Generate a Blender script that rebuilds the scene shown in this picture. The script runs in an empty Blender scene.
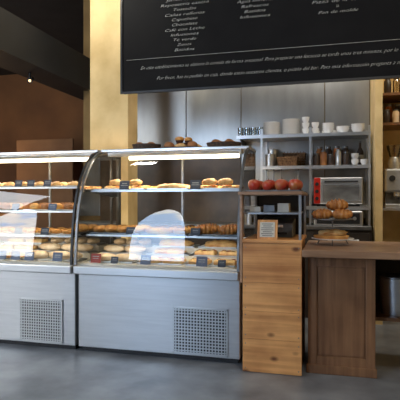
import bpy, math, random
import bmesh as bmm
from mathutils import Vector, Matrix, noise
random.seed(7)
scn = bpy.context.scene
COL = scn.collection
try:
    scn.view_settings.view_transform = 'Standard'
except Exception: pass

# ------------------------------------------------------------------ materials
def newmat(name):
    m = bpy.data.materials.new(name); m.use_nodes = True
    nt = m.node_tree; b = nt.nodes['Principled BSDF']
    return m, nt, b
def mat(name, c, rough=.5, metal=0.0, c2=None, scale=8.0, bump=0.0, stretch=(1,1,1), spec=None, lo=.35, hi=.65, det=6):
    m, nt, b = newmat(name)
    b.inputs['Roughness'].default_value = rough
    b.inputs['Metallic'].default_value = metal
    if spec is not None: b.inputs['Specular IOR Level'].default_value = spec
    tc = nt.nodes.new('ShaderNodeTexCoord'); mp = nt.nodes.new('ShaderNodeMapping')
    mp.inputs['Scale'].default_value = stretch
    nt.links.new(tc.outputs['Object'], mp.inputs['Vector'])
    nz = nt.nodes.new('ShaderNodeTexNoise'); nz.inputs['Scale'].default_value = scale; nz.inputs['Detail'].default_value = det
    nt.links.new(mp.outputs['Vector'], nz.inputs['Vector'])
    if c2 is None: c2 = tuple(x*.85 for x in c)
    rp = nt.nodes.new('ShaderNodeValToRGB')
    rp.color_ramp.elements[0].position = lo; rp.color_ramp.elements[0].color = (*c2, 1)
    rp.color_ramp.elements[1].position = hi; rp.color_ramp.elements[1].color = (*c, 1)
    nt.links.new(nz.outputs['Fac'], rp.inputs['Fac']); nt.links.new(rp.outputs['Color'], b.inputs['Base Color'])
    if bump:
        bp = nt.nodes.new('ShaderNodeBump'); bp.inputs['Strength'].default_value = bump; bp.inputs['Distance'].default_value = .01
        nt.links.new(nz.outputs['Fac'], bp.inputs['Height']); nt.links.new(bp.outputs['Normal'], b.inputs['Normal'])
    return m
def wood(name, light, dark, axis='z', rough=.5, knots=True, fine=22, lo=.3, hi=.68):
    """fine stretched grain + broad tone variation + optional knots"""
    m, nt, b = newmat(name); b.inputs['Roughness'].default_value = rough
    L=nt.links.new; N=nt.nodes.new
    tc=N('ShaderNodeTexCoord'); mp=N('ShaderNodeMapping')
    mp.inputs['Scale'].default_value={'z':(1,1,.05),'x':(.05,1,1)}[axis]
    L(tc.outputs['Object'],mp.inputs['Vector'])
    g1=N('ShaderNodeTexNoise'); g1.inputs['Scale'].default_value=fine; g1.inputs['Detail'].default_value=5; g1.inputs['Distortion'].default_value=.6
    L(mp.outputs['Vector'],g1.inputs['Vector'])
    g2=N('ShaderNodeTexNoise'); g2.inputs['Scale'].default_value=3.4; g2.inputs['Detail'].default_value=6
    L(tc.outputs['Object'],g2.inputs['Vector'])
    a=N('ShaderNodeMath'); a.operation='MULTIPLY'; a.inputs[1].default_value=.55; L(g1.outputs['Fac'],a.inputs[0])
    c=N('ShaderNodeMath'); c.operation='MULTIPLY_ADD'; c.inputs[1].default_value=.45; L(g2.outputs['Fac'],c.inputs[0]); L(a.outputs[0],c.inputs[2])
    rp=N('ShaderNodeValToRGB'); rp.color_ramp.elements[0].position=lo; rp.color_ramp.elements[0].color=(*dark,1)
    rp.color_ramp.elements[1].position=hi; rp.color_ramp.elements[1].color=(*light,1); L(c.outputs[0],rp.inputs['Fac'])
    out=rp.outputs['Color']
    if knots:
        mk_=N('ShaderNodeMapping'); mk_.inputs['Scale'].default_value={'z':(1,1,.6),'x':(.6,1,1)}[axis]; L(tc.outputs['Object'],mk_.inputs['Vector'])
        vo=N('ShaderNodeTexVoronoi'); vo.inputs['Scale'].default_value=8.5; L(mk_.outputs['Vector'],vo.inputs['Vector'])
        kr=N('ShaderNodeValToRGB'); kr.color_ramp.elements[0].position=.06; kr.color_ramp.elements[0].color=(.25,.17,.13,1)
        kr.color_ramp.elements[1].position=.19; kr.color_ramp.elements[1].color=(1,1,1,1); L(vo.outputs['Distance'],kr.inputs['Fac'])
        mm=N('ShaderNodeMix'); mm.data_type='RGBA'; mm.blend_type='MULTIPLY'; mm.inputs[0].default_value=1
        L(out,mm.inputs[6]); L(kr.outputs['Color'],mm.inputs[7]); out=mm.outputs[2]
    L(out,b.inputs['Base Color'])
    bp=N('ShaderNodeBump'); bp.inputs['Strength'].default_value=.15; bp.inputs['Distance'].default_value=.01
    L(g1.outputs['Fac'],bp.inputs['Height']); L(bp.outputs['Normal'],b.inputs['Normal'])
    return m
def glassmat(name, tint=(1,1,1), base=.05, gain=1.0, rough=0.0):
    m = bpy.data.materials.new(name); m.use_nodes = True; nt = m.node_tree
    nt.nodes.clear()
    o = nt.nodes.new('ShaderNodeOutputMaterial'); mx = nt.nodes.new('ShaderNodeMixShader')
    t = nt.nodes.new('ShaderNodeBsdfTransparent'); g = nt.nodes.new('ShaderNodeBsdfGlossy')
    t.inputs['Color'].default_value = (*tint, 1); g.inputs['Roughness'].default_value = rough
    fr = nt.nodes.new('ShaderNodeFresnel'); fr.inputs['IOR'].default_value = 1.45
    ma = nt.nodes.new('ShaderNodeMath'); ma.operation = 'MULTIPLY_ADD'; ma.use_clamp = True
    ma.inputs[1].default_value = gain; ma.inputs[2].default_value = base
    nt.links.new(fr.outputs[0], ma.inputs[0]); nt.links.new(ma.outputs[0], mx.inputs[0])
    nt.links.new(t.outputs[0], mx.inputs[1]); nt.links.new(g.outputs[0], mx.inputs[2]); nt.links.new(mx.outputs[0], o.inputs[0])
    return m
def emat(name, c, s, c2=None):
    m = bpy.data.materials.new(name); m.use_nodes = True; nt = m.node_tree; nt.nodes.clear()
    o = nt.nodes.new('ShaderNodeOutputMaterial'); e = nt.nodes.new('ShaderNodeEmission')
    e.inputs[0].default_value = (*c, 1); e.inputs[1].default_value = s
    if c2:
        nz=nt.nodes.new('ShaderNodeTexNoise'); nz.inputs['Scale'].default_value=1.1
        tc=nt.nodes.new('ShaderNodeTexCoord'); nt.links.new(tc.outputs['Object'],nz.inputs['Vector'])
        rp=nt.nodes.new('ShaderNodeValToRGB'); rp.color_ramp.elements[0].position=.45; rp.color_ramp.elements[0].color=(*c2,1)
        rp.color_ramp.elements[1].position=.52; rp.color_ramp.elements[1].color=(*c,1)
        nt.links.new(nz.outputs['Fac'],rp.inputs['Fac']); nt.links.new(rp.outputs['Color'],e.inputs[0])
    nt.links.new(e.outputs[0], o.inputs[0]); return m

M = {}
M['steel'] = mat('brushed_steel', (.66,.67,.68), .33, .88, (.61,.62,.63), 4, .005, (1,1,12), det=2)
M['steel_v'] = mat('wall_steel', (.50,.50,.49), .32, .85, (.30,.30,.29), 2.2, .03, (1.6,1,.5), lo=.25, hi=.75)
M['steel_d'] = mat('dark_steel', (.25,.255,.26), .4, .85, (.18,.18,.18), 12)
M['black'] = mat('black_trim', (.02,.02,.022), .45, 0, (.012,.012,.014), 9)
M['board'] = mat('blackboard_paint', (.008,.008,.009), .8, 0, (.005,.005,.006), 3, spec=.2)
M['chalk'] = mat('chalk_lettering', (.70,.70,.66), .9, 0, (.5,.5,.47), 40)
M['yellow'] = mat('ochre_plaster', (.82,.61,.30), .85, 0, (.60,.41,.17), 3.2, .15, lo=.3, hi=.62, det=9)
M['yellow_shaded'] = mat('shaded_ochre_plaster', (.24,.155,.06), .9, 0, (.17,.105,.04), 2.5, .1)  # ochre darkened to carry the shadow on the wall strip beside the pillar
M['rust'] = mat('rust_plaster', (.23,.105,.04), .9, 0, (.13,.06,.026), 1.2, .1, lo=.3, hi=.7)
M['panel'] = mat('tan_panel_paint', (.24,.125,.055), .8, 0, (.18,.09,.04), 2, .1)
M['tile'] = mat('brown_tile', (.11,.072,.042), .35, 0, (.06,.04,.026), 4)
M['ceil'] = mat('dark_ceiling_paint', (.022,.021,.022), .9, 0, (.015,.015,.016), 3)
M['beam'] = mat('dark_beam_paint', (.020,.021,.024), .6, 0, (.014,.015,.018), 3)
M['front'] = mat('front_wall_paint', (.14,.11,.08), .9, 0, (.10,.08,.06), 3)
M['floor'] = mat('polished_concrete', (.27,.29,.315), .38, 0, (.115,.125,.14), 3.0, .05, (1,1,1), lo=.32, hi=.68, det=12)
M['pine'] = wood('pine_wood', (.80,.40,.14), (.42,.17,.05), 'z', .5, lo=.36, hi=.62)
M['pine_h'] = wood('pine_wood_horizontal', (.82,.41,.145), (.44,.175,.05), 'x', .5, lo=.36, hi=.62)
M['oak'] = wood('worn_brown_oak', (.30,.150,.070), (.15,.068,.030), 'z', .45, False, 30, lo=.36, hi=.64)
M['oaktop'] = wood('worn_counter_wood', (.46,.28,.17), (.25,.14,.08), 'x', .36, False, 30, lo=.36, hi=.64)
M['glass'] = glassmat('display_glass', (.97,.98,.97), .035, .9)
M['glass_s'] = glassmat('shelf_glass', (.9,.95,.92), .06, .9)
M['drink'] = glassmat('drinking_glass', (.85,.9,.92), .12, 1.0)
M['jar'] = glassmat('jar_glass', (.75,.7,.6), .1, 1.0)
M['tube'] = emat('lamp_tube_light', (1.0,.86,.6), 9)
M['window'] = emat('daylight_window_pane', (.97,.99,1.0), 12, (.50,.70,1.0))
M['bulb'] = emat('spot_bulb_light', (1.0,.65,.3), 3)
M['croiss'] = mat('golden_pastry', (.86,.49,.14), .5, 0, (.54,.22,.05), 14, .3)
M['glaze'] = mat('glossy_browned_pastry', (.62,.27,.07), .28, 0, (.28,.09,.02), 13, .3)
M['bread'] = mat('brown_crust', (.45,.19,.06), .6, 0, (.20,.07,.02), 12, .3)
M['pale'] = mat('floured_crust', (.88,.72,.50), .8, 0, (.68,.46,.25), 10, .3)
M['focac'] = mat('baked_dough', (.88,.60,.26), .55, 0, (.62,.29,.09), 22, .4)
M['cream'] = mat('custard_filling', (.92,.74,.38), .35, 0, (.85,.52,.18), 20, .1)
M['jam'] = mat('red_jam', (.45,.05,.02), .2, 0, (.25,.02,.01), 20, .1)
M['choc'] = mat('chocolate', (.08,.03,.015), .35, 0, (.04,.015,.01), 20, .1)
M['china'] = mat('white_china', (.90,.89,.87), .2, 0, (.82,.81,.79), 5)
M['deck'] = mat('cream_enamel', (.76,.71,.61), .35, 0, (.66,.61,.51), 5)
M['paper'] = mat('white_paper', (.66,.63,.55), .8, 0, (.56,.53,.46), 10)
M['tag'] = mat('slate_tag', (.10,.12,.16), .6, 0, (.07,.08,.11), 20)
M['tagb'] = mat('blue_grey_tag', (.20,.25,.36), .6, 0, (.14,.18,.28), 20)
M['tagr'] = mat('red_tag', (.55,.10,.07), .6, 0, (.42,.06,.04), 20)
M['red'] = mat('red_enamel', (.62,.03,.015), .3, 0, (.5,.02,.01), 6)
M['apple'] = mat('apple_skin', (.44,.04,.022), .3, 0, (.42,.15,.05), 9, lo=.38, hi=.5)
M['stem'] = mat('apple_stem', (.15,.08,.03), .8, 0)
M['wick'] = mat('wicker', (.30,.16,.065), .7, 0, (.10,.045,.02), 60, .6)
M['wickd'] = mat('dark_wicker', (.09,.05,.03), .7, 0, (.03,.018,.012), 60, .6)
M['coffee'] = mat('dark_pack', (.06,.035,.025), .4, 0, (.03,.02,.015), 12)
M['orange'] = mat('orange_content', (.60,.20,.05), .4, 0, (.42,.11,.03), 12)
M['cabdark'] = mat('dark_cabinet', (.04,.03,.024), .6, 0, (.026,.02,.016), 6)
M['ovglass'] = mat('oven_window_reflection', (.36,.37,.37), .2, .3, (.16,.16,.16), 5, stretch=(1,1,2))  # pale grey base colour stands in for the reflection in the glass

# ------------------------------------------------------------------ geometry
class G:
    def __init__(s): s.v=[]; s.f=[]
    def add(s, vs, fs):
        o=len(s.v); s.v += [tuple(v) for v in vs]; s.f += [tuple(i+o for i in f) for f in fs]; return s
    def box(s,x0,x1,y0,y1,z0,z1):
        return s.add([(x0,y0,z0),(x1,y0,z0),(x1,y1,z0),(x0,y1,z0),(x0,y0,z1),(x1,y0,z1),(x1,y1,z1),(x0,y1,z1)],
            [(0,3,2,1),(4,5,6,7),(0,1,5,4),(1,2,6,5),(2,3,7,6),(3,0,4,7)])
    def lathe(s, prof, c=(0,0,0), n=24, flute=0, fl=0.0):
        vs=[]; fs=[]; m=len(prof)
        for (r,z) in prof:
            for k in range(n):
                a=2*math.pi*k/n; rr=r*(1+fl*math.cos(flute*a)) if flute else r
                vs.append((c[0]+rr*math.cos(a), c[1]+rr*math.sin(a), c[2]+z))
        for i in range(m-1):
            for k in range(n):
                k2=(k+1)%n
                fs.append((i*n+k, i*n+k2, (i+1)*n+k2, (i+1)*n+k))
        if prof[0][0]>1e-5: fs.append(tuple(reversed(range(n))))
        if prof[-1][0]>1e-5: fs.append(tuple((m-1)*n+k for k in range(n)))
        return s.add(vs,fs)
    def tube(s,p0,p1,r,n=10,r1=None):
        p0=Vector(p0);p1=Vector(p1);d=(p1-p0).normalized(); r1=r if r1 is None else r1
        a=d.orthogonal().normalized(); b=d.cross(a); vs=[]
        for p,rr in((p0,r),(p1,r1)):
            for k in range(n):
                t=2*math.pi*k/n; vs.append(p+a*math.cos(t)*rr+b*math.sin(t)*rr)
        fs=[(k,(k+1)%n,n+(k+1)%n,n+k) for k in range(n)]+[tuple(reversed(range(n))),tuple(range(n,2*n))]
        return s.add(vs,fs)
    def sweep(s, pts, radii, n=14, flat=1.0, zmin=None):
        vs=[]; m=len(pts)
        for i,p in enumerate(pts):
            p=Vector(p); q=Vector(pts[min(i+1,m-1)])-Vector(pts[max(i-1,0)]); q.normalize()
            sd=Vector((-q.y,q.x,0)).normalized(); up=Vector((0,0,1))
            for k in range(n):
                t=2*math.pi*k/n; v=p+sd*math.cos(t)*radii[i]+up*math.sin(t)*radii[i]*flat
                if zmin is not None and v.z<zmin: v.z=zmin
                vs.append(v)
        fs=[(i*n+k,i*n+(k+1)%n,(i+1)*n+(k+1)%n,(i+1)*n+k) for i in range(m-1) for k in range(n)]
        fs+=[tuple(reversed(range(n))),tuple((m-1)*n+k for k in range(n))]
        return s.add(vs,fs)
    def blob(s,c,rx,ry,rz,amp=.08,fr=3.0,zmin=None,nu=18,nv=12,seed=0):
        vs=[(c[0],c[1],c[2]-rz)]; 
        for j in range(1,nv):
            ph=math.pi*j/nv
            for i in range(nu):
                a=2*math.pi*i/nu; d=Vector((math.sin(ph)*math.cos(a),math.sin(ph)*math.sin(a),-math.cos(ph)))
                k=1+amp*noise.noise(d*fr+Vector((seed,seed*2.1,0)))
                vs.append((c[0]+d.x*rx*k,c[1]+d.y*ry*k,c[2]+d.z*rz*k))
        vs.append((c[0],c[1],c[2]+rz)); top=len(vs)-1
        if zmin is not None: vs=[(x,y,max(z,zmin)) for x,y,z in vs]
        fs=[(0,1+(i+1)%nu,1+i) for i in range(nu)]
        for j in range(nv-2):
            for i in range(nu):
                a=1+j*nu+i; b=1+j*nu+(i+1)%nu; fs.append((a,b,b+nu,a+nu))
        l=1+(nv-2)*nu
        fs+=[(l+i,l+(i+1)%nu,top) for i in range(nu)]
        return s.add(vs,fs)
    def prism(s, poly, axis, a, b):
        def P(u,v,w): return {'x':(w,u,v),'y':(u,w,v),'z':(u,v,w)}[axis]
        n=len(poly); vs=[P(u,v,a) for u,v in poly]+[P(u,v,b) for u,v in poly]
        fs=[tuple(range(n)),tuple(reversed(range(n,2*n)))]+[(k,n+k,n+(k+1)%n,(k+1)%n) for k in range(n)]
        return s.add(vs,fs)

def tag_top(o, label, cat, group=None):
    o['label']=label; o['category']=cat
    if group: o['group']=group
def thing(name, loc, label, cat, group=None):
    e=bpy.data.objects.new(name,None); e.empty_display_size=.05; e.location=loc
    COL.objects.link(e); tag_top(e,label,cat,group)
    return e
ORG={}
def obj(name, g, m, parent=None, org=None, smooth=False, bevel=0.0, label=None, cat=None, group=None, kind=None):
    if parent is not None: org=ORG.get(parent.name, parent.location.copy())
    elif org is None: org=(0,0,0)
    ox,oy,oz=org
    me=bpy.data.meshes.new(name); me.from_pydata([(x-ox,y-oy,z-oz) for x,y,z in g.v],[],g.f)
    me.materials.append(M[m]); me.update()
    bm=bmm.new(); bm.from_mesh(me); bmm.ops.recalc_face_normals(bm,faces=bm.faces); bm.to_mesh(me); bm.free()
    if smooth:
        for p in me.polygons: p.use_smooth=True
        if smooth=='auto':
            try: me.set_sharp_from_angle(angle=math.radians(40))
            except Exception: pass
    o=bpy.data.objects.new(name,me); COL.objects.link(o)
    if parent is not None: o.parent=parent; ORG[o.name]=Vector(org)
    else: o.location=org
    if bevel:
        b=o.modifiers.new('bevel','BEVEL'); b.width=bevel; b.segments=2; b.limit_method='ANGLE'
    if label: o['label']=label
    if cat: o['category']=cat
    if group: o['group']=group
    if kind: o['kind']=kind
    return o
def dup(src, loc, rz=0.0, sc=1.0, label=None):
    def rec(o,par):
        c=o.copy(); COL.objects.link(c)
        if par is not None: c.parent=par
        for ch in list(o.children): rec(ch,c)
        return c
    c=rec(src,None); c.location=loc; c.rotation_euler=(0,0,rz); c.scale=(sc,sc,sc)
    if label: c['label']=label
    return c
def struct(name,g,m,bevel=0):
    return obj(name,g,m,kind='structure',bevel=bevel)

# ------------------------------------------------------------------ room
XL,XR,YF,YB,ZC=-8.0,1.7,-1.5,9.0,3.8
struct('floor',G().box(XL-.1,XR+.1,YF-.1,YB+.1,-.1,0),'floor')
struct('ceiling',G().box(XL-.1,XR+.1,YF-.1,YB+.1,ZC,ZC+.1),'ceil')
struct('wall_back',G().box(-3.1,XR,5.8,5.95,0,ZC),'yellow_shaded')
struct('wall_partition',G().box(-3.1,-2.95,5.95,YB,0,ZC),'rust')
struct('wall_far',G().box(XL,-3.1,YB,YB+.1,0,ZC),'rust')
struct('wall_left',G().box(XL-.1,XL,YF,YB,0,ZC),'rust')
struct('wall_right',G().box(XR,XR+.1,YF,5.95,0,ZC),'yellow')
struct('wall_front',G().box(XL,XR,YF-.1,YF,0,ZC),'front')
struct('trim_beam',G().box(-3.4,-3.0,1.0,YB,2.6,3.0),'beam')
struct('trim_pier',G().box(.385,.452,5.1,5.8,0,ZC),'yellow')
struct('trim_plaster',G().box(.452,XR,5.793,5.8,0,ZC),'yellow')  # thin sheet that keeps this stretch of wall in the unshaded ochre
def archpoly(cx,w,z0,zs,zt):
    p=[(cx-w/2,z0),(cx+w/2,z0)]
    for k in range(25):
        a=math.pi*k/24; p.append((cx+w/2*math.cos(a), zs+(zt-zs)*math.sin(a)))
    return p
for i,(cx,w) in enumerate(((-3.1,1.05),(-6.25,1.2))):
    struct('window_%d'%(i+1),G().prism(archpoly(cx,w,.62,.95,3.74),'y',YF+.005,YF+.02),'window')
struct('trim_pillar',G().box(-2.49,-2.055,4.8,5.06,0,ZC),'yellow',bevel=.006)
clad=thing('wall_cladding',(-1.0,5.79,1.0),'brushed stainless steel sheets covering the kitchen wall','wall panel')
for a,b,z0 in ((-2.4,-1.72,1.70),(-1.72,-1.05,1.70),(-1.05,-.1,1.0),(-.1,.38,1.0)):
    obj('steel_sheet',G().box(a+.004,b-.004,5.775,5.8,z0,2.9),'steel_v',clad,bevel=.003)
tl_=thing('wall_tiling',(-1.9,5.79,1.0),'dark brown glossy tiled splashback above kitchen worktop','wall panel')
obj('tile_field',G().box(-2.94,-1.055,5.78,5.8,.0,1.695),'tile',tl_)
scr=thing('room_divider',(-5.0,7.9,0),'tan painted freestanding room divider panel in dim dining room','screen')
obj('panel',G().box(-5.55,-4.42,7.88,7.92,.04,2.28),'panel',scr,bevel=.006)
for xa in (-5.45,-4.62): obj('foot',G().box(xa,xa+.08,7.7,8.1,0,.039),'black',scr)
# ------------------------------------------------------------------ menu board
BY=4.40
mb=thing('menu_board',(-.3,BY,2.21),'large black menu board with white handwritten lettering hung above counter','menu board')
obj('board',G().box(-1.95,1.3,BY,BY+.06,2.215,3.72),'board',mb,bevel=.004)
obj('frame',G().box(-1.96,1.31,BY-.012,BY,2.205,2.225),'black',mb)
obj('frame',G().box(-1.96,-1.94,BY-.012,BY,2.226,3.72),'black',mb)
obj('ruled_line',G().box(-1.90,1.28,BY-.004,BY,2.522,2.524),'chalk',mb)
for x in (-1.2,.6): obj('hanger',G().tube((x,BY+.03,3.72),(x,BY+.03,ZC),.012),'steel_d',mb)
def text_geo(s,size,x,z,y,width=None,align='CENTER',shear=.3,off=-.018):
    cu=bpy.data.curves.new('t','FONT'); cu.body=s; cu.size=size; cu.shear=shear; cu.align_x=align; cu.offset=size*off
    cu.resolution_u=2
    to=bpy.data.objects.new('t',cu); COL.objects.link(to); bpy.context.view_layer.update()
    me=bpy.data.meshes.new_from_object(to.evaluated_get(bpy.context.evaluated_depsgraph_get()))
    vs=[v.co.copy() for v in me.vertices]; fs=[tuple(p.vertices) for p in me.polygons]
    bpy.data.objects.remove(to); bpy.data.curves.remove(cu); bpy.data.meshes.remove(me)
    if width and vs:
        w=max(v.x for v in vs)-min(v.x for v in vs); k=width/w
        vs=[Vector((v.x*k,v.y,v.z)) for v in vs]
    return [(x+v.x,y,z+v.y) for v in vs],fs
col1=['Tostada Tomate','Croissants','Napolitanas','Pan con Tomate','Ensaladas','Tosta Catalana','Jamón Ibérico','Repostería casera','Tostadas','Cañas rellenas','Capuchino','Chocolate','Café con Leche','Infusiones','Té verde','Zumos','Batidos']
col2=['Manzanilla roja','Zumo de Naranja','Café Cortado','Té con Limón','Vino tinto','Cerveza de barril','Agua mineral','Refrescos','Batidos','Infusiones']
col3=['Tarta de queso','Empanadas','Focaccia Vegetal','Jamón y queso','Tortilla','Sandwich mixto','Bocadillos','Pizza de la casa','Quiche','Pan de molde']
for cx,z0,col,mx in ((-1.33,2.572,col1,.46),(-.68,2.815,col2,.42),(.03,2.79,col3,.44)):
    for i,s in enumerate(reversed(col)):
        z=z0+i*.0465
        if z>3.6: break
        vs,fs=text_geo(s,.036,cx,z,BY-.003,width=min(mx,.027*len(s)))
        obj('lettering',G().add(vs,fs),'chalk',mb)
L1='En este establecimiento se elabora la comida de forma artesanal. Para preparar una focaccia se tarda unos tres minutos, por lo que te pedimos un poco de paciencia.'
L2='Por favor, haz tu pedido en caja, donde están nuestros clientes, o pídelo del bar. Para más información pregunta a nuestros camareros y camareras.'
vs,fs=text_geo(L1,.044,-1.76,2.425,BY-.003,width=2.95,align='LEFT',shear=.5); obj('lettering',G().add(vs,fs),'chalk',mb)
vs,fs=text_geo(L2,.044,-1.60,2.320,BY-.003,width=2.70,align='LEFT',shear=.5); obj('lettering',G().add(vs,fs),'chalk',mb)

# ------------------------------------------------------------------ display cases
PROF=[(3.53,.69),(3.535,.80),(3.545,.92),(3.56,1.04),(3.585,1.15),(3.62,1.26),(3.67,1.36),(3.735,1.45),(3.81,1.53),(3.89,1.585),(3.98,1.612)]
def profY(z):
    for (y0,z0),(y1,z1) in zip(PROF[:-1],PROF[1:]):
        if z0<=z<=z1: return y0+(y1-y0)*(z-z0)/(z1-z0)
    return PROF[-1][0]
def display_case(x0,x1,shelves,gr0,gr1,label):
    c=thing('display_case',((x0+x1)/2,3.95,0),label,'display case','curved glass bakery cases')
    obj('base_cabinet',G().box(x0,x1,3.58,4.36,.04,.62),'steel',c,bevel=.006)
    obj('plinth',G().box(x0+.02,x1-.02,3.62,4.3,0,.04),'black',c)
    obj('ledge',G().box(x0-.004,x1+.004,3.50,4.36,.622,.685),'steel',c,bevel=.008)
    obj('deck',G().box(x0+.02,x1-.02,3.56,4.31,.686,.70),'deck',c)
    obj('deck_riser',G().box(x0+.04,x1-.04,3.84,4.0,.7005,.75),'deck',c)
    obj('deck_riser',G().box(x0+.04,x1-.04,4.0005,4.19,.7005,.80),'deck',c)
    gz0,gz1=.055,.40
    g=G().box(gr0,gr1,3.568,3.578,gz0,gz0+.012).box(gr0,gr1,3.568,3.578,gz1-.012,gz1).box(gr0,gr0+.012,3.568,3.578,gz0,gz1).box(gr1-.012,gr1,3.568,3.578,gz0,gz1)
    n=18
    for i in range(1,n):
        x=gr0+(gr1-gr0)*i/n; g.box(x-.004,x+.004,3.570,3.576,gz0,gz1)
    for i in range(1,15):
        z=gz0+(gz1-gz0)*i/15; g.box(gr0,gr1,3.569,3.575,z-.004,z+.004)
    obj('vent_shade_plate',G().box(gr0+.005,gr1-.005,3.576,3.5795,gz0+.005,gz1-.005),'black',c)  # flat black plate painted as the shade behind the grille
    obj('vent_grille',g,'steel',c)
    g=G(); vs=[]
    for y,z in PROF: vs+= [(x0+.008,y,z),(x1-.008,y,z)]
    g.add(vs,[(2*i,2*i+1,2*i+3,2*i+2) for i in range(len(PROF)-1)])
    gl=obj('front_glass',g,'glass',c,smooth=True)
    ss=gl.modifiers.new('s','SUBSURF'); ss.levels=2; ss.render_levels=2
    for xe in (x0+.004,x1-.004):
        poly=[(y,z) for y,z in PROF]+[(4.34,1.612),(4.34,.69)]
        obj('side_glass',G().add([(xe,y,z) for y,z in poly],[tuple(range(len(poly)))]),'glass',c)
    for xe,s in ((x0,1),(x1,-1)):
        g=G(); vs=[]; fs=[]
        for i,(y,z) in enumerate(PROF):
            a=PROF[max(i-1,0)]; b=PROF[min(i+1,len(PROF)-1)]
            t=Vector((b[0]-a[0],b[1]-a[1])).normalized(); nrm=Vector((-t.y,t.x))*.010
            for (dx,q) in ((-.004,1),(.013,1),(.013,-1),(-.004,-1)):
                vs.append((xe+s*dx,y+nrm.x*q,z+nrm.y*q))
        m=len(PROF)
        for i in range(m-1):
            for k in range(4): fs.append((i*4+k,i*4+(k+1)%4,(i+1)*4+(k+1)%4,(i+1)*4+k))
        fs+=[(0,1,2,3),((m-1)*4,(m-1)*4+1,(m-1)*4+2,(m-1)*4+3)]
        obj('edge_trim',g.add(vs,fs),'black' if (x0<-1.99 and xe==x1) else 'steel_d',c)
        xa,xb=sorted((xe+s*.002,xe+s*.024))
        obj('rear_post',G().box(xa,xb,4.325,4.35,.69,1.612),'steel_d',c)
    obj('top_panel',G().box(x0,x1,3.975,4.36,1.612,1.638),'steel',c,bevel=.005)
    obj('lamp_housing',G().box(x0+.06,x1-.06,3.985,4.06,1.575,1.611),'steel',c,bevel=.004)
    obj('lamp_tube',G().tube((x0+.25,4.02,1.560),(x1-.09,4.02,1.560),.015,12),'tube',c,smooth='auto')
    for z in shelves:
        yf=profY(z)+.11
        sh=obj('shelf',G().box(x0+.03,x1-.03,yf,4.24,z-.008,z),'glass_s',c)
        obj('shelf_edge',G().box(x0+.03,x1-.03,yf-.008,yf-.0005,z-.014,z+.001),'steel',sh)
        for xx in (x0+.03,x1-.045):
            obj('bracket',G().prism([(yf+.03,z-.009),(4.3,z-.009),(4.3,z-.06)],'x',xx,xx+.008),'steel_d',sh)
    for xx in (x0+.03,x1-.05,(x0+x1)/2):
        obj('shelf_upright',G().box(xx,xx+.018,4.245,4.265,.70,1.611),'steel_d',c)
    return c
RS=[1.28,.925]; LS=[1.31,1.11,.91]
display_case(-1.958,-.659,RS,-1.169,-.747,'stainless steel bakery case with curved glass beside pine pedestal')
display_case(-3.287,-1.985,LS,-2.488,-2.094,'stainless steel bakery case with curved glass and three glass shelves')

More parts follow.
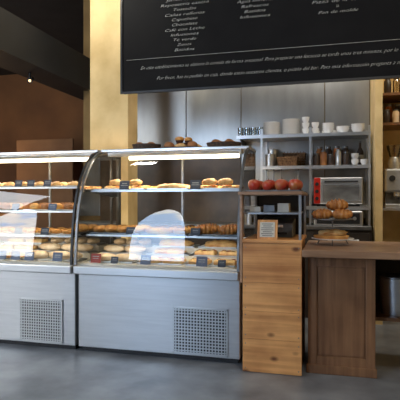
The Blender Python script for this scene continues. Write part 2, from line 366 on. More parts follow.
# ------------------------------------------------------------------ baked goods prototypes
def croissant_geo(R=.042,L=.15,ridge=.14):
    pts=[];rad=[]
    for i in range(29):
        t=i/28; a=(t-.5)*2.3; r=L*.5
        pts.append((r*math.sin(a),-r*math.cos(a)*.75+r*.45,R*.75))
        w=max(.10,math.sin(math.pi*(.04+.92*t))**.8); tri=abs(((t*7)%1)-.5)*2
        rad.append(R*w*(1+ridge*(tri-.5)))
    return G().sweep(pts,rad,14,.9,0)
def loaf_geo(L=.26,R=.055,flat=.75,score=True):
    pts=[];rad=[]
    for i in range(31):
        t=i/30; pts.append(((t-.5)*L,.006*math.sin(9*t),R*.62))
        w=max(.15,(1-abs(2*t-1)**3.2))**.5; s=1-(.10 if (score and (i%6)==3) else 0)
        rad.append(R*w*s)
    return G().sweep(pts,rad,16,flat,0)
def mk(kind,loc,rz,label,cat,group,sc=1.0,cache={}):
    loc=Vector(loc); k=kind
    if k in cache:
        o=dup(cache[k],loc,rz,sc,label); o['group']=group; o['category']=cat; return o
    def E(n):
        o=bpy.data.objects.new(n,None); COL.objects.link(o); return o
    if kind=='croissant': o=obj('croissant',croissant_geo(),'croiss',smooth=True)
    elif kind=='glazed': o=obj('croissant',croissant_geo(.046,.15,.38),'glaze',smooth=True)
    elif kind=='twist': o=obj('puff_pastry',loaf_geo(.16,.046,.62,True),'croiss',smooth=True)
    elif kind=='loaf': o=obj('bread_loaf',loaf_geo(),'bread',smooth=True)
    elif kind=='ciabatta': o=obj('ciabatta_loaf',loaf_geo(.24,.068,.62,False),'pale',smooth=True)
    elif kind=='bun': o=obj('bread_roll',G().blob((0,0,.026),.048,.045,.038,.15,2.5,0,seed=3),'bread',smooth=True)
    elif kind=='gbun': o=obj('brioche_bun',G().blob((0,0,.024),.046,.044,.036,.15,2.5,0,seed=5),'croiss',smooth=True)
    elif kind=='focaccia':
        o=E('focaccia_slice')
        obj('dough',G().box(-.078,.078,-.055,.055,0,.034),'focac',o,bevel=.012)
        for i in range(6): obj('topping',G().blob((-.05+.05*(i%3)+random.uniform(-.01,.01),-.025+.05*(i//3)+random.uniform(-.01,.01),.034),.015,.011,.006,.2,3,seed=i,nu=8,nv=6),'jam' if i%2 else 'cream',o,smooth=True)
    elif kind=='pizza':
        o=E('pizza_slice')
        obj('dough',G().prism([(-.075,.07),(.075,.07),(.09,.03),(.0,-.09),(-.09,.03)],'z',0,.020),'focac',o,bevel=.007)
        obj('crust_edge',G().tube((-.080,.058,.020),(.080,.058,.020),.017,10),'croiss',o,smooth='auto')
        for i in range(5): obj('topping',G().blob((-.04+.04*(i%3),-.03+.045*(i//3),.021),.014,.013,.006,.2,3,seed=i,nu=8,nv=6),'jam' if i%2 else 'cream',o,smooth=True)
    elif kind=='muffin':
        o=E('muffin')
        obj('paper_cup',G().lathe([(.026,0),(.036,.036),(.0,.036)],n=32,flute=16,fl=.04),'choc',o)
        obj('muffin_top',G().blob((0,0,.045),.042,.042,.026,.2,3,.033,seed=2),'croiss',o,smooth=True)
    elif kind=='pie':
        o=E('round_pie')
        obj('crust',G().lathe([(.105,0),(.118,.020),(.11,.024),(.10,.018),(0,.018)],n=48,flute=13,fl=.025),'croiss',o,smooth='auto')
        obj('filling',G().lathe([(.10,.0185),(0,.030)],n=24),'focac',o,smooth=True)
    elif kind=='palm': o=obj('glazed_pastry',G().blob((0,0,.018),.056,.041,.028,.3,4,0,seed=9),'focac',smooth=True)
    elif kind=='slab': o=obj('flat_bread',G().blob((0,0,.016),.115,.065,.030,.22,3,0,nu=26,nv=14,seed=21),'focac',smooth=True)
    elif kind=='chocbun':
        o=E('chocolate_bun')
        obj('bun',G().blob((0,0,.024),.05,.038,.034,.1,2.5,0,seed=11),'croiss',o,smooth=True)
        obj('icing',G().blob((0,0,.042),.036,.026,.017,.1,2.5,seed=12),'choc',o,smooth=True)
    cache[k]=o; o.location=loc; o.rotation_euler=(0,0,rz); o.scale=(sc,)*3
    tag_top(o,label,cat,group); return o
LAB={'croissant':('golden ridged croissant on glass shelf','croissant'),'glazed':('glossy dark browned twisted pastry','croissant'),
'twist':('oblong golden puff pastry in display case','pastry'),'slab':('wide flat irregular golden bread','bread'),
'loaf':('dark crusty scored bread loaf','bread'),'ciabatta':('pale floured ciabatta loaf on case deck','bread'),
'bun':('small round dark brown bread roll','bread roll'),'gbun':('round golden brioche bun','bun'),
'focaccia':('rectangular golden focaccia slice with red topping','focaccia'),'pizza':('golden pizza slice with red topping on tray','pizza slice'),
'muffin':('golden muffin in dark paper cup','muffin'),'pie':('round golden pie with fluted crust','pie'),
'palm':('flat glazed golden pastry','pastry'),'chocbun':('oval bun with dark chocolate icing','bun')}
def put(kind,x,y,z,rz=0,sc=1,group=None,lab=None):
    l,c=LAB[kind]; return mk(kind,(x,y,z),rz,lab or l,c,group or (c+'s in the case'),sc)
def row(kinds,x0,x1,ys,z,step,group,sc=1,rj=.12,rb=0):
    for yi,y in enumerate(ys):
        n=max(1,int((x1-x0)/step+1e-6)); i=yi
        for k in range(n+1):
            put(kinds[i%len(kinds)],x0+(x1-x0)*k/n,y,z if not callable(z) else z(y),rb+random.uniform(-rj,rj),sc*random.uniform(.96,1.0),group); i+=1
def tray(x0,x1,y0,y1,z,m='steel',label='shallow steel serving tray in bakery case',grp='trays in the cases'):
    cx,cy=(x0+x1)/2,(y0+y1)/2
    g=G().box(x0,x1,y0,y1,z,z+.004).box(x0,x0+.004,y0,y1,z,z+.012).box(x1-.004,x1,y0,y1,z,z+.012).box(x0,x1,y0,y0+.004,z,z+.012).box(x0,x1,y1-.004,y1,z,z+.012)
    return obj('serving_tray',g,m,org=(cx,cy,z),label=label,cat='tray',group=grp)
e=.0005
# right case upper shelf
for a,b in ((-1.92,-1.47),(-1.45,-1.10),(-1.08,-.70)): tray(a,b,3.76,4.2,1.28+e)
row(['pizza'],-1.81,-1.57,[3.88,4.06],1.285+e,.19,'pizza slices on the upper shelf',1.0,.04)
for x in (-1.78,-1.60): put('palm',x,3.90,1.328,.2,1.0,'glazed pastries on the upper shelf','flat glazed pastry laid over pizza slices')
row(['slab'],-1.275,-1.274,[3.85,4.00,4.13],1.285+e,9,'flat breads on the upper shelf',1.0,.08) if False else None
for y in (3.85,3.99,4.12): put('slab',-1.275,y,1.285+e,random.uniform(-.05,.05),1.05,'flat breads on the upper shelf')
row(['pizza'],-.98,-.79,[3.87,4.07],1.285+e,.185,'pizza slices on the upper shelf',.95,.03)
for x in (-.96,-.83): put('palm',x,3.88,1.322,.3,1.1,'glazed pastries on the upper shelf','flat glazed pastry laid over pizza slices')
# right case middle shelf
DL='shallow dark serving tray in bakery case'
for a,b in ((-1.92,-1.49),(-1.47,-1.10),(-1.08,-.70)): tray(a,b,3.69,4.19,.925+e,'steel_d',DL)
row(['twist'],-1.86,-1.55,[3.79,3.98],.93+e,.10,'puff pastries on the middle shelf',1.05,.05,math.pi/2)
row(['chocbun'],-1.40,-1.17,[3.75,3.86,3.97,4.08],.93+e,.115,'iced buns on the middle shelf',1.05)
row(['glazed'],-.98,-.79,[3.78,3.91,4.04],.93+e,.17,'browned croissants on the middle shelf',1.0,.08)
zr=lambda y: .7055 if y<3.84 else (.7555 if y<4.0 else .8055)
for a,b in ((-1.90,-1.52),(-1.49,-1.12),(-1.09,-.71)):
    tray(a,b,3.64,3.83,.70+e); tray(a,b,3.845,3.995,.75+e); tray(a,b,4.005,4.18,.80+e)
for y in (3.735,3.92):
    for i in range(2): put('ciabatta',-1.805+i*.187,y,zr(y),0,.76,'ciabatta loaves on the deck')
for i in range(3): put('ciabatta',-1.82+i*.115,4.09,.8055,math.pi/2,.68,'ciabatta loaves on the deck')
row(['focaccia'],-1.40,-1.21,[3.74],zr,.185,'focaccia slices on the deck',1.1,.03)
for y in (3.92,4.09): put('slab',-1.305,y,zr(y),0,1.3 if y>4 else 1.15,'flat breads on the deck')
row(['focaccia'],-1.0,-.80,[3.74,3.92],zr,.17,'focaccia slices on the deck',1.1,.03)
put('slab',-.90,4.09,.8055,0,1.3,'flat breads on the deck')
# left case
for z,kinds,gname,st,sc,rz0 in ((1.31,['palm'],'glazed pastries on the top glass shelf',.115,.95,0),(1.11,['gbun','bun'],'rolls on the second glass shelf',.105,1.0,0),(.91,['twist'],'puff pastries on the third glass shelf',.10,.72,math.pi/2)):
    yf=profY(z)+.12
    for a,b in ((-2.97,-2.56),(-2.54,-2.07)):
        tray(a,b,yf,4.19,z+e,'deck','shallow cream serving tray on glass shelf')
        row(kinds,a+.07,b-.07,[yf+.07,yf+.20,yf+.33] if z<1.2 else [yf+.07,yf+.18,yf+.29],z+.005+e,st,gname,sc,.1,rz0)
for a,b in ((-2.95,-2.56),(-2.53,-2.07)):
    tray(a,b,3.64,3.83,.70+e); tray(a,b,3.845,3.995,.75+e); tray(a,b,4.005,4.18,.80+e)
row(['focaccia'],-2.85,-2.66,[3.74,3.92,4.09],zr,.17,'focaccia slices on the deck',1.1,.03)
for y in (3.735,3.92):
    for i in range(2): put('ciabatta',-2.42+i*.21,y,zr(y),0,.8,'ciabatta loaves on the deck')
for i in range(3): put('ciabatta',-2.44+i*.14,4.09,.8055,math.pi/2,.68,'ciabatta loaves on the deck')
# price tags
def price_tag(x,y,z,m,label,w=.085,h=.075):
    t=thing('price_tag',(x,y,z),label,'price tag','price tags in the cases')
    obj('card',G().prism([(y,z+.004),(y+.003,z+.004),(y+.018,z+h),(y+.015,z+h)],'x',x-w/2,x+w/2),m,t)
    for k in range(3):
        zz=z+h*(.72-.22*k); yy=y+.015*(zz-z)/h-.0012; ww=w*random.uniform(.25,.38)
        obj('handwriting',G().add([(x-ww,yy,zz-.004),(x+ww,yy,zz-.004),(x+ww,yy+.001,zz+.002),(x-ww,yy+.001,zz+.002)],[(0,1,2,3)]),'chalk',t)
    obj('foot',G().box(x-.015,x+.015,y-.004,y+.022,z,z+.004),'steel',t)
SL='dark slate price tag with white handwriting on glass shelf'
for x in (-1.635,-1.04): price_tag(x,3.735,1.28+e,'tag',SL)
for x in (-1.55,-1.02): price_tag(x,3.662,.925+e,'tag','dark slate price tag on the middle shelf',.075,.06)
price_tag(-1.82,3.60,.70+e,'tagr','red price tag standing on the case deck')
for x in (-1.66,-.80): price_tag(x,3.60,.70+e,'tag','dark slate price tag standing on the case deck',.06,.055)
for x in (-1.40,-.953): price_tag(x,3.60,.70+e,'tagb','blue grey price tag standing on the case deck')
for x in (-2.68,-2.55,-2.42,-2.16): price_tag(x,3.60,.70+e,'tagb','blue grey price tag standing on the case deck')
for x in (-2.62,-2.5,-2.34): price_tag(x,profY(1.31)+.095,1.31+e,'tag',SL,.07,.06)
for x in (-2.6,-2.25): price_tag(x,profY(1.11)+.095,1.11+e,'tagb',SL,.075,.06)
for x in (-2.55,-2.3): price_tag(x,profY(.91)+.095,.91+e,'tag',SL,.075,.06)
# breads on top of the cases
ZT=1.638
def basket(cx,cy,z,rx,ry,h,label):
    g=G(); n=28
    prof=[(0,.0),(.85,.0),(.95,h*.5),(1.0,h),(.93,h),(.88,h*.5),(.8,.010),(0,.010)]
    vs=[]
    for r,zz in prof:
        for k in range(n):
            a=2*math.pi*k/n; vs.append((cx+rx*r*math.cos(a),cy+ry*r*math.sin(a),z+zz))
    m=len(prof)
    fs=[(i*n+k,i*n+(k+1)%n,(i+1)*n+(k+1)%n,(i+1)*n+k) for i in range(m-1) for k in range(n)]
    return obj('bread_basket',g.add(vs,fs),'wickd',org=(cx,cy,z),label=label,cat='basket',group='baskets on the case')
basket(-1.60,4.15,ZT,.13,.12,.05,'low dark wicker basket with rolls on display case')
for dx,dy in ((-.052,-.035),(.052,-.035),(0,.055)): put('bun',-1.60+dx,4.15+dy,ZT+.0105,random.random(),.95,'rolls on top of the case','dark brown roll in wicker basket on display case')
tray(-1.44,-1.10,4.03,4.32,ZT+e,'black','black tray of pastries on top of display case','trays on the case')
row(['bun','palm'],-1.375,-1.165,[4.10,4.22],ZT+.005,.10,'pastries on top of the case',.95)
put('muffin',-1.30,4.16,ZT+.047,0,.95,'pastries on top of the case','golden muffin stacked on pastries on display case')
put('muffin',-1.22,4.16,ZT+.045,0,.85,'pastries on top of the case','golden muffin stacked on pastries on display case')
basket(-.90,4.14,ZT,.15,.12,.045,'wide dark wicker basket of small breads on display case')
for i,(dx,dy) in enumerate(((-.055,-.05),(.055,-.05),(-.055,.055),(.055,.055))): put('bun',-.90+dx,4.14+dy,ZT+.0105,i,.95,'rolls on top of the case','small brown bread in wicker basket on display case')

# ------------------------------------------------------------------ pine pedestal
px0,px1,py0,py1=-.618,-.212,3.46,4.05
pd=thing('pine_pedestal',((px0+px1)/2,3.75,0),'orange pine plank pedestal with open steel framed upper shelf','cabinet')
obj('carcass',G().box(px0+.01,px1-.01,py0+.022,py1,.0,.90),'pine',pd)
for z0,z1 in ((.003,.232),(.234,.425),(.427,.625),(.627,.900)):
    obj('plank',G().box(px0,px1,py0,py0+.02,z0,z1),'pine_h',pd,bevel=.0015)
obj('side_trim',G().box(px0-.02,px0-.001,py0-.004,py0+.05,.62,1.235),'oaktop',pd,bevel=.003)
obj('worktop',G().box(px0-.002,px1+.002,py0-.008,py1,.902,.926),'pine_h',pd,bevel=.003)
obj('top_board',G().box(px0-.03,px1+.01,py0-.02,py1,1.236,1.258),'oaktop',pd,bevel=.003)
obj('post',G().box(px1-.02,px1-.002,py0,py0+.02,.927,1.235),'steel',pd)
for x in (px0,px1-.018):
    obj('post',G().box(x,x+.016,py1-.03,py1-.01,.927,1.235),'steel',pd)
obj('back_panel',G().box(px0,px1,py1-.008,py1,.927,1.235),'cabdark',pd)
obj('inner_shelf',G().box(px0+.0,px1-.022,py0+.06,py1-.035,1.10,1.112),'steel',pd)
for z in (.03,.20,.26,.40,.45,.60,.66,.87):
    for x in (px0+.02,px1-.02): obj('nail',G().tube((x,py0+.001,z),(x,py0-.002,z),.004,8),'steel_d',pd)
tl=thing('cash_till',(-.42,3.80,.926),'grey steel till standing inside the pedestal shelf','cash register')
obj('body',G().prism([(3.68,.9265),(3.98,.9265),(3.98,1.06),(3.72,1.03)],'x',-.54,-.29),'steel_d',tl,bevel=.005)
obj('key_pad',G().box(-.50,-.33,3.672,3.684,.95,.965),'black',tl)
obj('display_screen',G().box(-.50,-.36,3.690,3.698,1.0,1.018),'china',tl)
for i,x in enumerate((-.55,-.45,-.35)):
    obj('paper_box',G().box(x-.04,x+.04,3.60,3.72,1.1125,1.1125+.04+.012*i),'paper' if i!=1 else 'steel_d',org=(x,3.66,1.1125),bevel=.003,label='small pale box on pedestal inner shelf' if i!=1 else 'small dark box on pedestal inner shelf',cat='box',group='boxes in the pedestal')
sg=thing('counter_sign',(-.448,3.51,.926),'small framed paper sign standing on pedestal','sign')
def slab(x0,x1,z0,z1,t0,t1):
    f=lambda z:3.485+(z-.926)*.22
    return [(x0,f(z0)+t0,z0),(x1,f(z0)+t0,z0),(x1,f(z1)+t0,z1),(x0,f(z1)+t0,z1),(x0,f(z0)+t1,z0),(x1,f(z0)+t1,z0),(x1,f(z1)+t1,z1),(x0,f(z1)+t1,z1)],[(0,1,2,3),(7,6,5,4),(0,4,5,1),(1,5,6,2),(2,6,7,3),(3,7,4,0)]
obj('frame',G().add(*slab(-.520,-.380,.9265,1.060,.0,.010)),'pine',sg)
obj('paper',G().add(*slab(-.502,-.398,.942,1.044,-.003,-.0005)),'paper',sg)
for i in range(7):
    z=1.032-i*.0135; w=random.uniform(.028,.044); obj('printed_line',G().add(*slab(-.45-w,-.45+w,z-.002,z+.002,-.0045,-.0035)),'coffee',sg)
obj('strut',G().tube((-.449,3.515,1.0),(-.449,3.56,.931),.004),'pine',sg)
tray(-.61,-.22,3.49,3.80,1.2585,'steel_d','dark tray of red apples on pedestal top','tray on the pedestal')
ap=bpy.data.objects.new('apple',None); COL.objects.link(ap)
obj('fruit',G().lathe([(0,.006),(.014,.0),(.026,.008),(.037,.028),(.038,.045),(.030,.062),(.016,.069),(.006,.064),(0,.058)],n=24),'apple',ap,smooth=True)
obj('stem',G().tube((0,0,.058),(.004,0,.080),.0018,6),'stem',ap)
tag_top(ap,'red apple on tray above pedestal','apple','apples on the pedestal tray')
pos=[(x,y) for y in (3.55,3.65,3.75) for x in (-.55,-.455,-.36,-.265)]
ap.location=(pos[0][0],pos[0][1],1.263); ap.scale=(1.2,)*3
for i,(x,y) in enumerate(pos[1:]): dup(ap,(x,y,1.263),i,1.2 if i%3 else 1.05)

# ------------------------------------------------------------------ wooden counter
ct=thing('wooden_counter',(.04,3.9,0),'worn brown oak service counter with panelled cabinet and wooden top','counter')
obj('worktop',G().box(-.207,1.5,3.42,4.28,.815,.865),'oaktop',ct,bevel=.006)
cb=obj('cabinet',G().box(-.172,.267,3.572,4.2,.0,.814),'oak',ct)
g=G().box(-.175,-.115,3.558,3.572,.03,.80).box(.210,.270,3.558,3.572,.03,.80).box(-.115,.210,3.558,3.572,.745,.80).box(-.115,.210,3.558,3.572,.03,.12)
obj('panel_frame',g,'oak',cb,bevel=.003)
obj('plinth_board',G().box(-.185,.28,3.545,3.58,.0,.06),'oak',cb,bevel=.005)
obj('recessed_panel',G().box(-.105,.200,3.567,3.5715,.13,.735),'oak',cb,bevel=.003)
obj('lower_shelf',G().box(.268,1.5,3.68,4.2,.36,.385),'oak',ct)
obj('end_leg',G().box(1.42,1.5,3.55,4.2,0,.814),'oak',ct)
obj('rear_board',G().box(.268,1.42,4.17,4.2,.385,.814),'cabdark',ct)
bn=thing('storage_bin',(.43,3.84,.385),'light grey steel storage bin under the counter','bin')
obj('bin_body',G().lathe([(.10,.0),(.12,.26),(.112,.26),(.094,.01),(0,.01)],(.43,3.84,.3855),28),'steel',bn,smooth='auto')
obj('bin_rim',G().lathe([(.118,.258),(.126,.262),(.126,.272),(.116,.272)],(.43,3.84,.3855),28),'steel_d',bn,smooth='auto')
sx,sy=-.01,3.88
st=thing('cake_stand',(sx,sy,.8652),'two tier metal wire cake stand with round plates on counter','cake stand')
for zz,r in ((.905,.155),(1.05,.155)):
    obj('plate',G().lathe([(r*.6,0),(r,.006),(r,.011),(r*.6,.006),(0,.006)],(sx,sy,zz),36),'china' if zz<1 else 'steel_d',st,smooth='auto')
for a in (0.5,2.6,4.7):
    c,s=math.cos(a),math.sin(a)
    obj('leg',G().tube((sx+c*.13,sy+s*.13,.8657),(sx+c*.105,sy+s*.105,.909),.004,8),'steel_d',st)
obj('stem',G().tube((sx,sy+.13,.911),(sx,sy+.13,1.055),.006,10),'steel_d',st)
put('pie',sx-.01,sy-.01,.912,.3,1.1,'pies on the cake stand','wide flat golden bread on lower plate of cake stand')
put('slab',sx,sy-.02,.941,.1,.9,'flat breads on the cake stand','flat irregular bread on top of round pie')
for i,(dx,dy,rz) in enumerate(((-.08,-.07,.25),(.07,-.075,-.3),(-.075,.05,.1),(.075,.05,0))):
    put('glazed',sx+dx,sy+dy,1.0615,rz,.95,'browned pastries on the upper plate','glossy browned croissant on upper plate of cake stand')
put('glazed',sx+.03,sy-.02,1.126,.15,1.05,'browned pastries on the upper plate','glossy browned croissant heaped on cake stand')

# ------------------------------------------------------------------ kitchen behind
bc=thing('back_counter',(-1.0,5.45,0),'dark cabinet row with stainless steel worktop along kitchen wall','counter')
obj('cabinet_body',G().box(-2.3,.36,5.2,5.77,.0,.90),'cabdark',bc)
obj('worktop',G().box(-2.32,.36,5.17,5.77,.901,.94),'steel_d',bc,bevel=.004)
for i in range(5):
    x=-2.28+i*.53
    d=obj('door',G().box(x,x+.50,5.185,5.199,.10,.87),'cabdark',bc,bevel=.004)
    obj('handle',G().tube((x+.1,5.170,.8),(x+.4,5.170,.8),.007).tube((x+.12,5.170,.8),(x+.12,5.186,.8),.005).tube((x+.38,5.170,.8),(x+.38,5.186,.8),.005),'steel',d)
rk=thing('kitchen_rack',(-.3,5.5,.94),'stainless steel wall rack with three shelves','shelf rack')
for z,xa in ((1.895,-1.02),(1.56,-.76),(1.135,-.76)):
    obj('shelf',G().box(xa,.36,5.33,5.77,z-.02,z),'steel',rk)
    obj('shelf_lip',G().box(xa,.36,5.325,5.3295,z-.035,z),'steel',rk)
for x in (-.76,-.25,.335):
    for y in (5.335,5.745): obj('post',G().box(x,x+.022,y,y+.022,.941,1.96),'steel',rk)
obj('bracket',G().prism([(5.4,1.874),(5.77,1.874),(5.77,1.75)],'x',-1.0,-.988),'steel_d',rk)
PL={}
def plate_stack(x,y,z,n,r,grp,kind='plate'):
    k=(kind,r)
    for i in range(n):
        zz=z+i*(.0125 if kind=='plate' else .02)
        if k not in PL:
            prof=[(0,0),(r*.55,0),(r,.009),(r,.0115),(r*.55,.004),(0,.004)] if kind=='plate' else [(0,0),(r*.4,0),(r*.8,.025),(r,.055),(r*.94,.055),(r*.75,.028),(r*.35,.006),(0,.006)]
            PL[k]=obj(kind,G().lathe(prof,n=28),'china',smooth='auto',label='white china %s in a stack on steel shelf'%kind,cat=kind,group=grp); PL[k].location=(x,y,zz)
        else:
            o=dup(PL[k],(x,y,zz),0); o['group']=grp
plate_stack(-.66,5.50,1.8955,12,.095,'plates stacked on the top shelf')
plate_stack(-.45,5.50,1.8955,14,.095,'plates stacked on the top shelf')
plate_stack(.24,5.46,1.8955,3,.07,'bowls stacked on the shelf','bowl')
plate_stack(.09,5.46,1.8955,2,.07,'bowls stacked on the shelf','bowl')
plate_stack(-.06,5.46,1.8955,4,.06,'bowls stacked on the shelf','bowl')
cup0=None
def cup(x,y,z,rz=0,label='white china cup on steel shelf'):
    global cup0
    if cup0 is None:
        cup0=bpy.data.objects.new('coffee_cup',None); COL.objects.link(cup0)
        obj('bowl',G().lathe([(.022,0),(.036,.03),(.040,.06),(.037,.06),(.033,.03),(.02,.006),(0,.006)],n=24),'china',cup0,smooth='auto')
        g=G(); pts=[(.036+.022*math.sin(math.pi*k/8),0,.018+.03*k/8) for k in range(9)]
        for a,b in zip(pts[:-1],pts[1:]): g.tube(a,b,.004,8)
        obj('handle',g,'china',cup0)
        tag_top(cup0,label,'cup','white cups on the shelves'); cup0.location=(x,y,z); return
    dup(cup0,(x,y,z),rz)
for k in range(3): cup(-.29,5.42,1.8955+k*.0615,math.pi/2)
for k in range(2): cup(-.19,5.42,1.8955+k*.0615,math.pi/2)
for j in range(4): cup(-.19+j*.10,5.64,1.8955,math.pi/2)
gl0=None
for i,(x,y) in enumerate([(-.99+.072*k,5.42) for k in range(4)]+[(-.96+.072*k,5.52) for k in range(3)]):
    if gl0 is None:
        gl0=obj('drinking_glass',G().lathe([(.0,0),(.026,0),(.032,.095),(.029,.095),(.024,.008),(0,.008)],n=20),'drink',smooth='auto',label='clear drinking glass on steel shelf',cat='glass',group='glasses on the top shelf'); gl0.location=(x,y,1.8955)
    else: dup(gl0,(x,y,1.8955),0)
def canister(x,y,z,r=.06,h=.13):
    t=thing('steel_canister',(x,y,z),'stainless steel canister on kitchen shelf','canister','canisters')
    obj('canister_body',G().lathe([(r,0),(r,h),(0,h)],(x,y,z),28),'steel',t,smooth='auto')
    obj('lid',G().lathe([(r+.002,h+.001),(r+.002,h+.012),(.01,h+.016),(.01,h+.028),(0,h+.028)],(x,y,z),28),'steel',t,smooth='auto')
canister(-.67,5.44,1.5605,.052,.12); canister(-.66,5.62,1.5605,.06,.19)
def kbasket(x,y,z,w=.09,h=.12):
    g=G()
    for k in range(6):
        zz=z+k*h/6; e2=.003*k
        g.box(x-w-e2,x+w+e2,y-.07-e2,y-.062-e2,zz,zz+.014).box(x-w-e2,x+w+e2,y+.062+e2,y+.07+e2,zz,zz+.014)
        g.box(x-w-e2,x-w+.008-e2,y-.07-e2,y+.07+e2,zz,zz+.014).box(x+w-.008+e2,x+w+e2,y-.07-e2,y+.07+e2,zz,zz+.014)
    for k in range(7):
        xx=x-w+.002+k*(2*w-.006)/6.2; g.box(xx,xx+.006,y-.075,y-.06,z,z+h)
    g.box(x-w+.002,x+w-.002,y-.068,y+.068,z,z+.006)
    return obj('wicker_basket',g,'wick',org=(x,y,z),label='brown woven basket on kitchen shelf',cat='basket',group='baskets')
kbasket(-.48,5.43,1.5605,.10,.10); kbasket(-.42,5.62,1.5605,.11,.17)
def jar(x,y,z,m,label,r=.035,h=.13,grp='jars on the kitchen shelves'):
    t=thing('jar',(x,y,z),label,'jar',grp)
    obj('glass_body',G().lathe([(r*.9,0),(r,.008),(r,h*.78),(r*.7,h*.88),(r*.7,h*.9)],(x,y,z),20),m,t,smooth='auto')
    obj('lid',G().lathe([(r*.78,h*.9),(r*.78,h),(0,h)],(x,y,z),20),'steel_d',t,smooth='auto')
def bottle(x,y,z,m,label,r=.035,h=.26,grp='bottles'):
    t=thing('bottle',(x,y,z),label,'bottle',grp)
    obj('glass_body',G().lathe([(r*.9,0),(r,.008),(r,h*.58),(r*.35,h*.75),(r*.33,h*.93)],(x,y,z),20),m,t,smooth='auto')
    obj('paper_label',G().lathe([(r+.0006,h*.15),(r+.0006,h*.45)],(x,y,z),20),'paper',t,smooth='auto')
    obj('cap',G().lathe([(r*.4,h*.93),(r*.4,h),(0,h)],(x,y,z),16),'steel_d',t,smooth='auto')
for i,x in enumerate((-.18,-.105,-.03,.045,.12)): jar(x,5.42,1.5605,('coffee','bread','coffee','steel','coffee')[i],'dark filled storage jar on kitchen shelf' if i!=3 else 'grey metal storage jar on kitchen shelf',.034,(.13,.16,.12,.17,.14)[i])
for i,x in enumerate((-.15,-.06,.03,.12)): jar(x,5.62,1.5605,('bread','coffee','orange','coffee')[i],'tall filled storage jar on kitchen shelf',.038,.22)
cup(.21,5.42,1.5605,math.pi/2); cup(.30,5.42,1.5605,math.pi/2); cup(.21,5.42,1.622,math.pi/2); bottle(.27,5.62,1.5605,'coffee','tall dark bottle with paper label on kitchen shelf',.036,.27)
for i,x in enumerate((-.68,-.585,-.49,-.395,-.30)):
    obj('coffee_pack',G().prism([(x-.04,1.1355),(x+.04,1.1355),(x+.042,1.25),(x+.02,1.29),(x-.02,1.29),(x-.042,1.25)],'y',5.42,5.48),'coffee' if i!=2 else 'steel',org=(x,5.45,1.1355),bevel=.006,label='sealed coffee pack on kitchen shelf',cat='package',group='coffee packs')
for x in (-.66,-.55,-.44,-.33): canister(x,5.26,.9405,.045,.11)
mx=thing('steamer_unit',(.05,5.42,.94),'low steel appliance with dark front under the oven','appliance')
obj('body',G().box(-.20,.28,5.24,5.70,.9405,1.09),'steel',mx,bevel=.01)
obj('front_panel',G().box(-.17,.25,5.232,5.2395,.96,1.07),'black',mx,bevel=.003)
obj('dial',G().tube((.20,5.232,1.015),(.20,5.218,1.015),.018,16),'steel',mx,smooth='auto')
# oven
ox0,ox1,oz0=-.205,.285,1.1355
ov=thing('toaster_oven',(.04,5.5,oz0),'silver countertop oven with red control side and glass door','oven')
obj('shell',G().box(ox0,ox1,5.345,5.72,oz0+.02,oz0+.30),'steel',ov,bevel=.012)
obj('control_panel',G().box(ox0+.003,ox0+.068,5.333,5.3445,oz0+.025,oz0+.295),'red',ov,bevel=.004)
dr=obj('door',G().box(ox0+.072,ox1-.008,5.332,5.3445,oz0+.03,oz0+.29),'steel',ov,bevel=.004)
obj('door_window',G().box(ox0+.095,ox1-.035,5.328,5.3315,oz0+.055,oz0+.225),'ovglass',dr)
obj('handle',G().tube((ox0+.11,5.307,oz0+.255),(ox1-.05,5.307,oz0+.255),.008).tube((ox0+.13,5.307,oz0+.255),(ox0+.13,5.333,oz0+.255),.005).tube((ox1-.07,5.307,oz0+.255),(ox1-.07,5.333,oz0+.255),.005),'black',dr)
for zz in (.08,.155,.23):
    obj('knob',G().tube((ox0+.035,5.333,oz0+zz),(ox0+.035,5.317,oz0+zz),.018,18),'black',ov,smooth='auto')
for xa in (ox0+.03,ox1-.06):
    for ya in (5.36,5.65): obj('foot',G().box(xa,xa+.03,ya,ya+.03,oz0,oz0+.02),'black',ov)
for x in (-.70,-.62,-.54,-.36):
    t=thing('ladle',(x,5.34,1.525),'steel ladle hanging under kitchen shelf','ladle','hanging utensils')
    obj('handle',G().tube((x,5.36,1.539),(x,5.345,1.36),.005,8),'steel_d',t)
    obj('scoop',G().blob((x,5.335,1.345),.026,.02,.024,0,1),'steel_d',t,smooth=True)
# far end shelf, coffee machine, grinder
s2=thing('side_shelf',(.85,5.6,0),'wooden wall shelving with jars beside the kitchen','shelf')
for z in (1.98,2.28,1.12): obj('shelf_board',G().box(.46,1.6,5.35,5.79,z-.025,z),'oak' if z>1.2 else 'steel',s2)
for xa,xb in ((.46,.48),(1.58,1.6)):
    for ya,za,zb in ((5.36,0,1.094),(5.66,1.121,1.954),(5.66,1.981,2.254)): obj('support',G().box(xa,xb,ya,5.79,za,zb),'oak',s2)
for i in range(8):
    k=('coffee','pale','orange','jar')[i%4]; kn=('dark','pale','orange','clear')[i%4]
    jar(.52+i*.085,5.42,1.9805,k,kn+' filled jar with metal lid on wall shelf',.034,.14,'jars on the wall shelves')
    k=('orange','coffee','bread','orange')[i%4]; kn=('orange','dark','brown','orange')[i%4]
    jar(.55+i*.085,5.53,1.9805,k,'tall '+kn+' filled jar on wall shelf',.036,.21,'jars on the wall shelves')
    k=('coffee','jar','orange','coffee')[i%4]; kn=('dark','clear','orange','dark')[i%4]
    jar(.53+i*.085,5.44,2.2805,k,kn+' storage jar on high wall shelf',.036,.17,'jars on the wall shelves')
cm=thing('espresso_machine',(.78,5.4,1.1205),'stainless steel espresso machine on steel shelf','coffee machine')
obj('body',G().box(.50,1.15,5.40,5.60,1.28,1.52),'steel',cm,bevel=.02)
obj('base',G().box(.50,1.15,5.37,5.60,1.121,1.16),'steel',cm,bevel=.006)
obj('back_column',G().box(.52,1.13,5.54,5.60,1.161,1.279),'steel_d',cm)
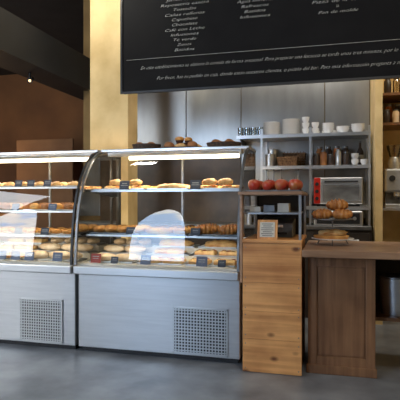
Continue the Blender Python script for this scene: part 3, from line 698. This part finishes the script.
for x in (.62,.84,1.04):
    gh=obj('group_head',G().lathe([(.035,0),(.035,.04),(0,.04)],(x,5.46,1.24),20),'steel',cm,smooth='auto')
    obj('portafilter',G().tube((x,5.45,1.232),(x,5.31,1.215),.011),'black',gh)
obj('gauge',G().tube((.57,5.401,1.42),(.57,5.385,1.42),.03,20),'black',cm,smooth='auto')
gr=thing('coffee_grinder',(.60,5.49,1.5205),'chrome dome coffee grinder on espresso machine','coffee grinder')
obj('grinder_body',G().lathe([(.06,0),(.065,.06),(.055,.1),(.045,.12)],(.60,5.49,1.5205),24),'steel',gr,smooth='auto')
obj('hopper',G().lathe([(.045,.121),(.075,.22),(.075,.24),(0,.25)],(.60,5.49,1.5205),24),'jar',gr,smooth='auto')

# ------------------------------------------------------------------ spot lamp on beam, far room
sp=thing('spot_lamp',(-3.24,4.84,2.6),'small dark spot lamp under ceiling beam','lamp')
obj('bracket',G().tube((-3.24,4.84,2.599),(-3.24,4.84,2.55),.012),'black',sp)
obj('lamp_head',G().tube((-3.24,4.88,2.545),(-3.20,4.78,2.50),.022,16,.03),'black',sp,smooth='auto')
obj('bulb',G().tube((-3.20,4.78,2.5),(-3.199,4.777,2.4985),.014,16),'bulb',sp)
sb=thing('sideboard',(-5.3,8.4,0),'long wooden sideboard against the rust coloured wall','sideboard')
obj('carcass',G().box(-6.6,-4.0,8.2,8.7,.05,.9),'oak',sb,bevel=.01)
obj('top',G().box(-6.65,-3.95,8.17,8.72,.9,.94),'pine_h',sb,bevel=.005)
for xa in (-6.5,-4.2): obj('foot',G().box(xa,xa+.1,8.25,8.6,0,.05),'black',sb)

# ------------------------------------------------------------------ lights
def area(name,loc,target,size,sy,energy,color):
    l=bpy.data.lights.new(name,'AREA'); l.shape='RECTANGLE'; l.size=size; l.size_y=sy; l.energy=energy; l.color=color
    o=bpy.data.objects.new(name,l); COL.objects.link(o); o.location=loc
    o.rotation_euler=(Vector(target)-Vector(loc)).to_track_quat('-Z','Y').to_euler(); return o
area('daylight_left',(-5.5,1.2,3.3),(-1.5,4,.5),2.0,1.2,65,(.90,.95,1))
area('rack_fill',(-.5,4.75,3.2),(-.3,5.6,1.7),1.6,.2,20,(1,.95,.87))  # added fill light aimed at the rack to brighten what stands on it
area('side_shelf_fill',(1.0,4.75,3.2),(.8,5.6,1.6),.5,.3,11,(1,.9,.7))  # added fill light so the side wall and coffee machine show
area('pillar_sunlight',(-2.3,3.9,3.6),(-2.25,4.85,2.2),.3,.3,17,(1,.93,.78))  # added area light standing in for sunlight on the pillar
area('counter_fill',(.3,2.2,3.6),(-.2,3.8,.6),.5,.5,26,(1,.92,.8))  # added warm area light from above, no fixture modelled
for xc in (-2.63,-1.31):
    area('case_lamp',(xc,4.0,1.54),(xc,3.88,.7),1.1,.05,9,(1,.86,.66))
for xc,zs in ((-2.63,LS),(-1.31,RS)):
    for z in zs:
        yf=profY(z)+.12
        area('shelf_fill',(xc,yf,z-.02),(xc,yf+.22,z-.25),1.15,.02,1.7,(1,.9,.74))  # added strip of fill light under each shelf to brighten the food below
pl=bpy.data.lights.new('far_room_lamp','POINT'); pl.energy=26; pl.color=(1,.62,.32); pl.shadow_soft_size=.2
po=bpy.data.objects.new('far_room_lamp',pl); COL.objects.link(po); po.location=(-5.9,7.0,1.9)
w=bpy.data.worlds.new('world'); scn.world=w; w.use_nodes=True
w.node_tree.nodes['Background'].inputs[0].default_value=(.5,.6,.8,1); w.node_tree.nodes['Background'].inputs[1].default_value=.3
# ------------------------------------------------------------------ camera
cd=bpy.data.cameras.new('camera'); cd.lens=45; cd.sensor_width=36
co=bpy.data.objects.new('camera',cd); COL.objects.link(co); co.location=(0,0,1.2)
co.rotation_euler=(math.radians(90),0,math.radians(15)); scn.camera=co
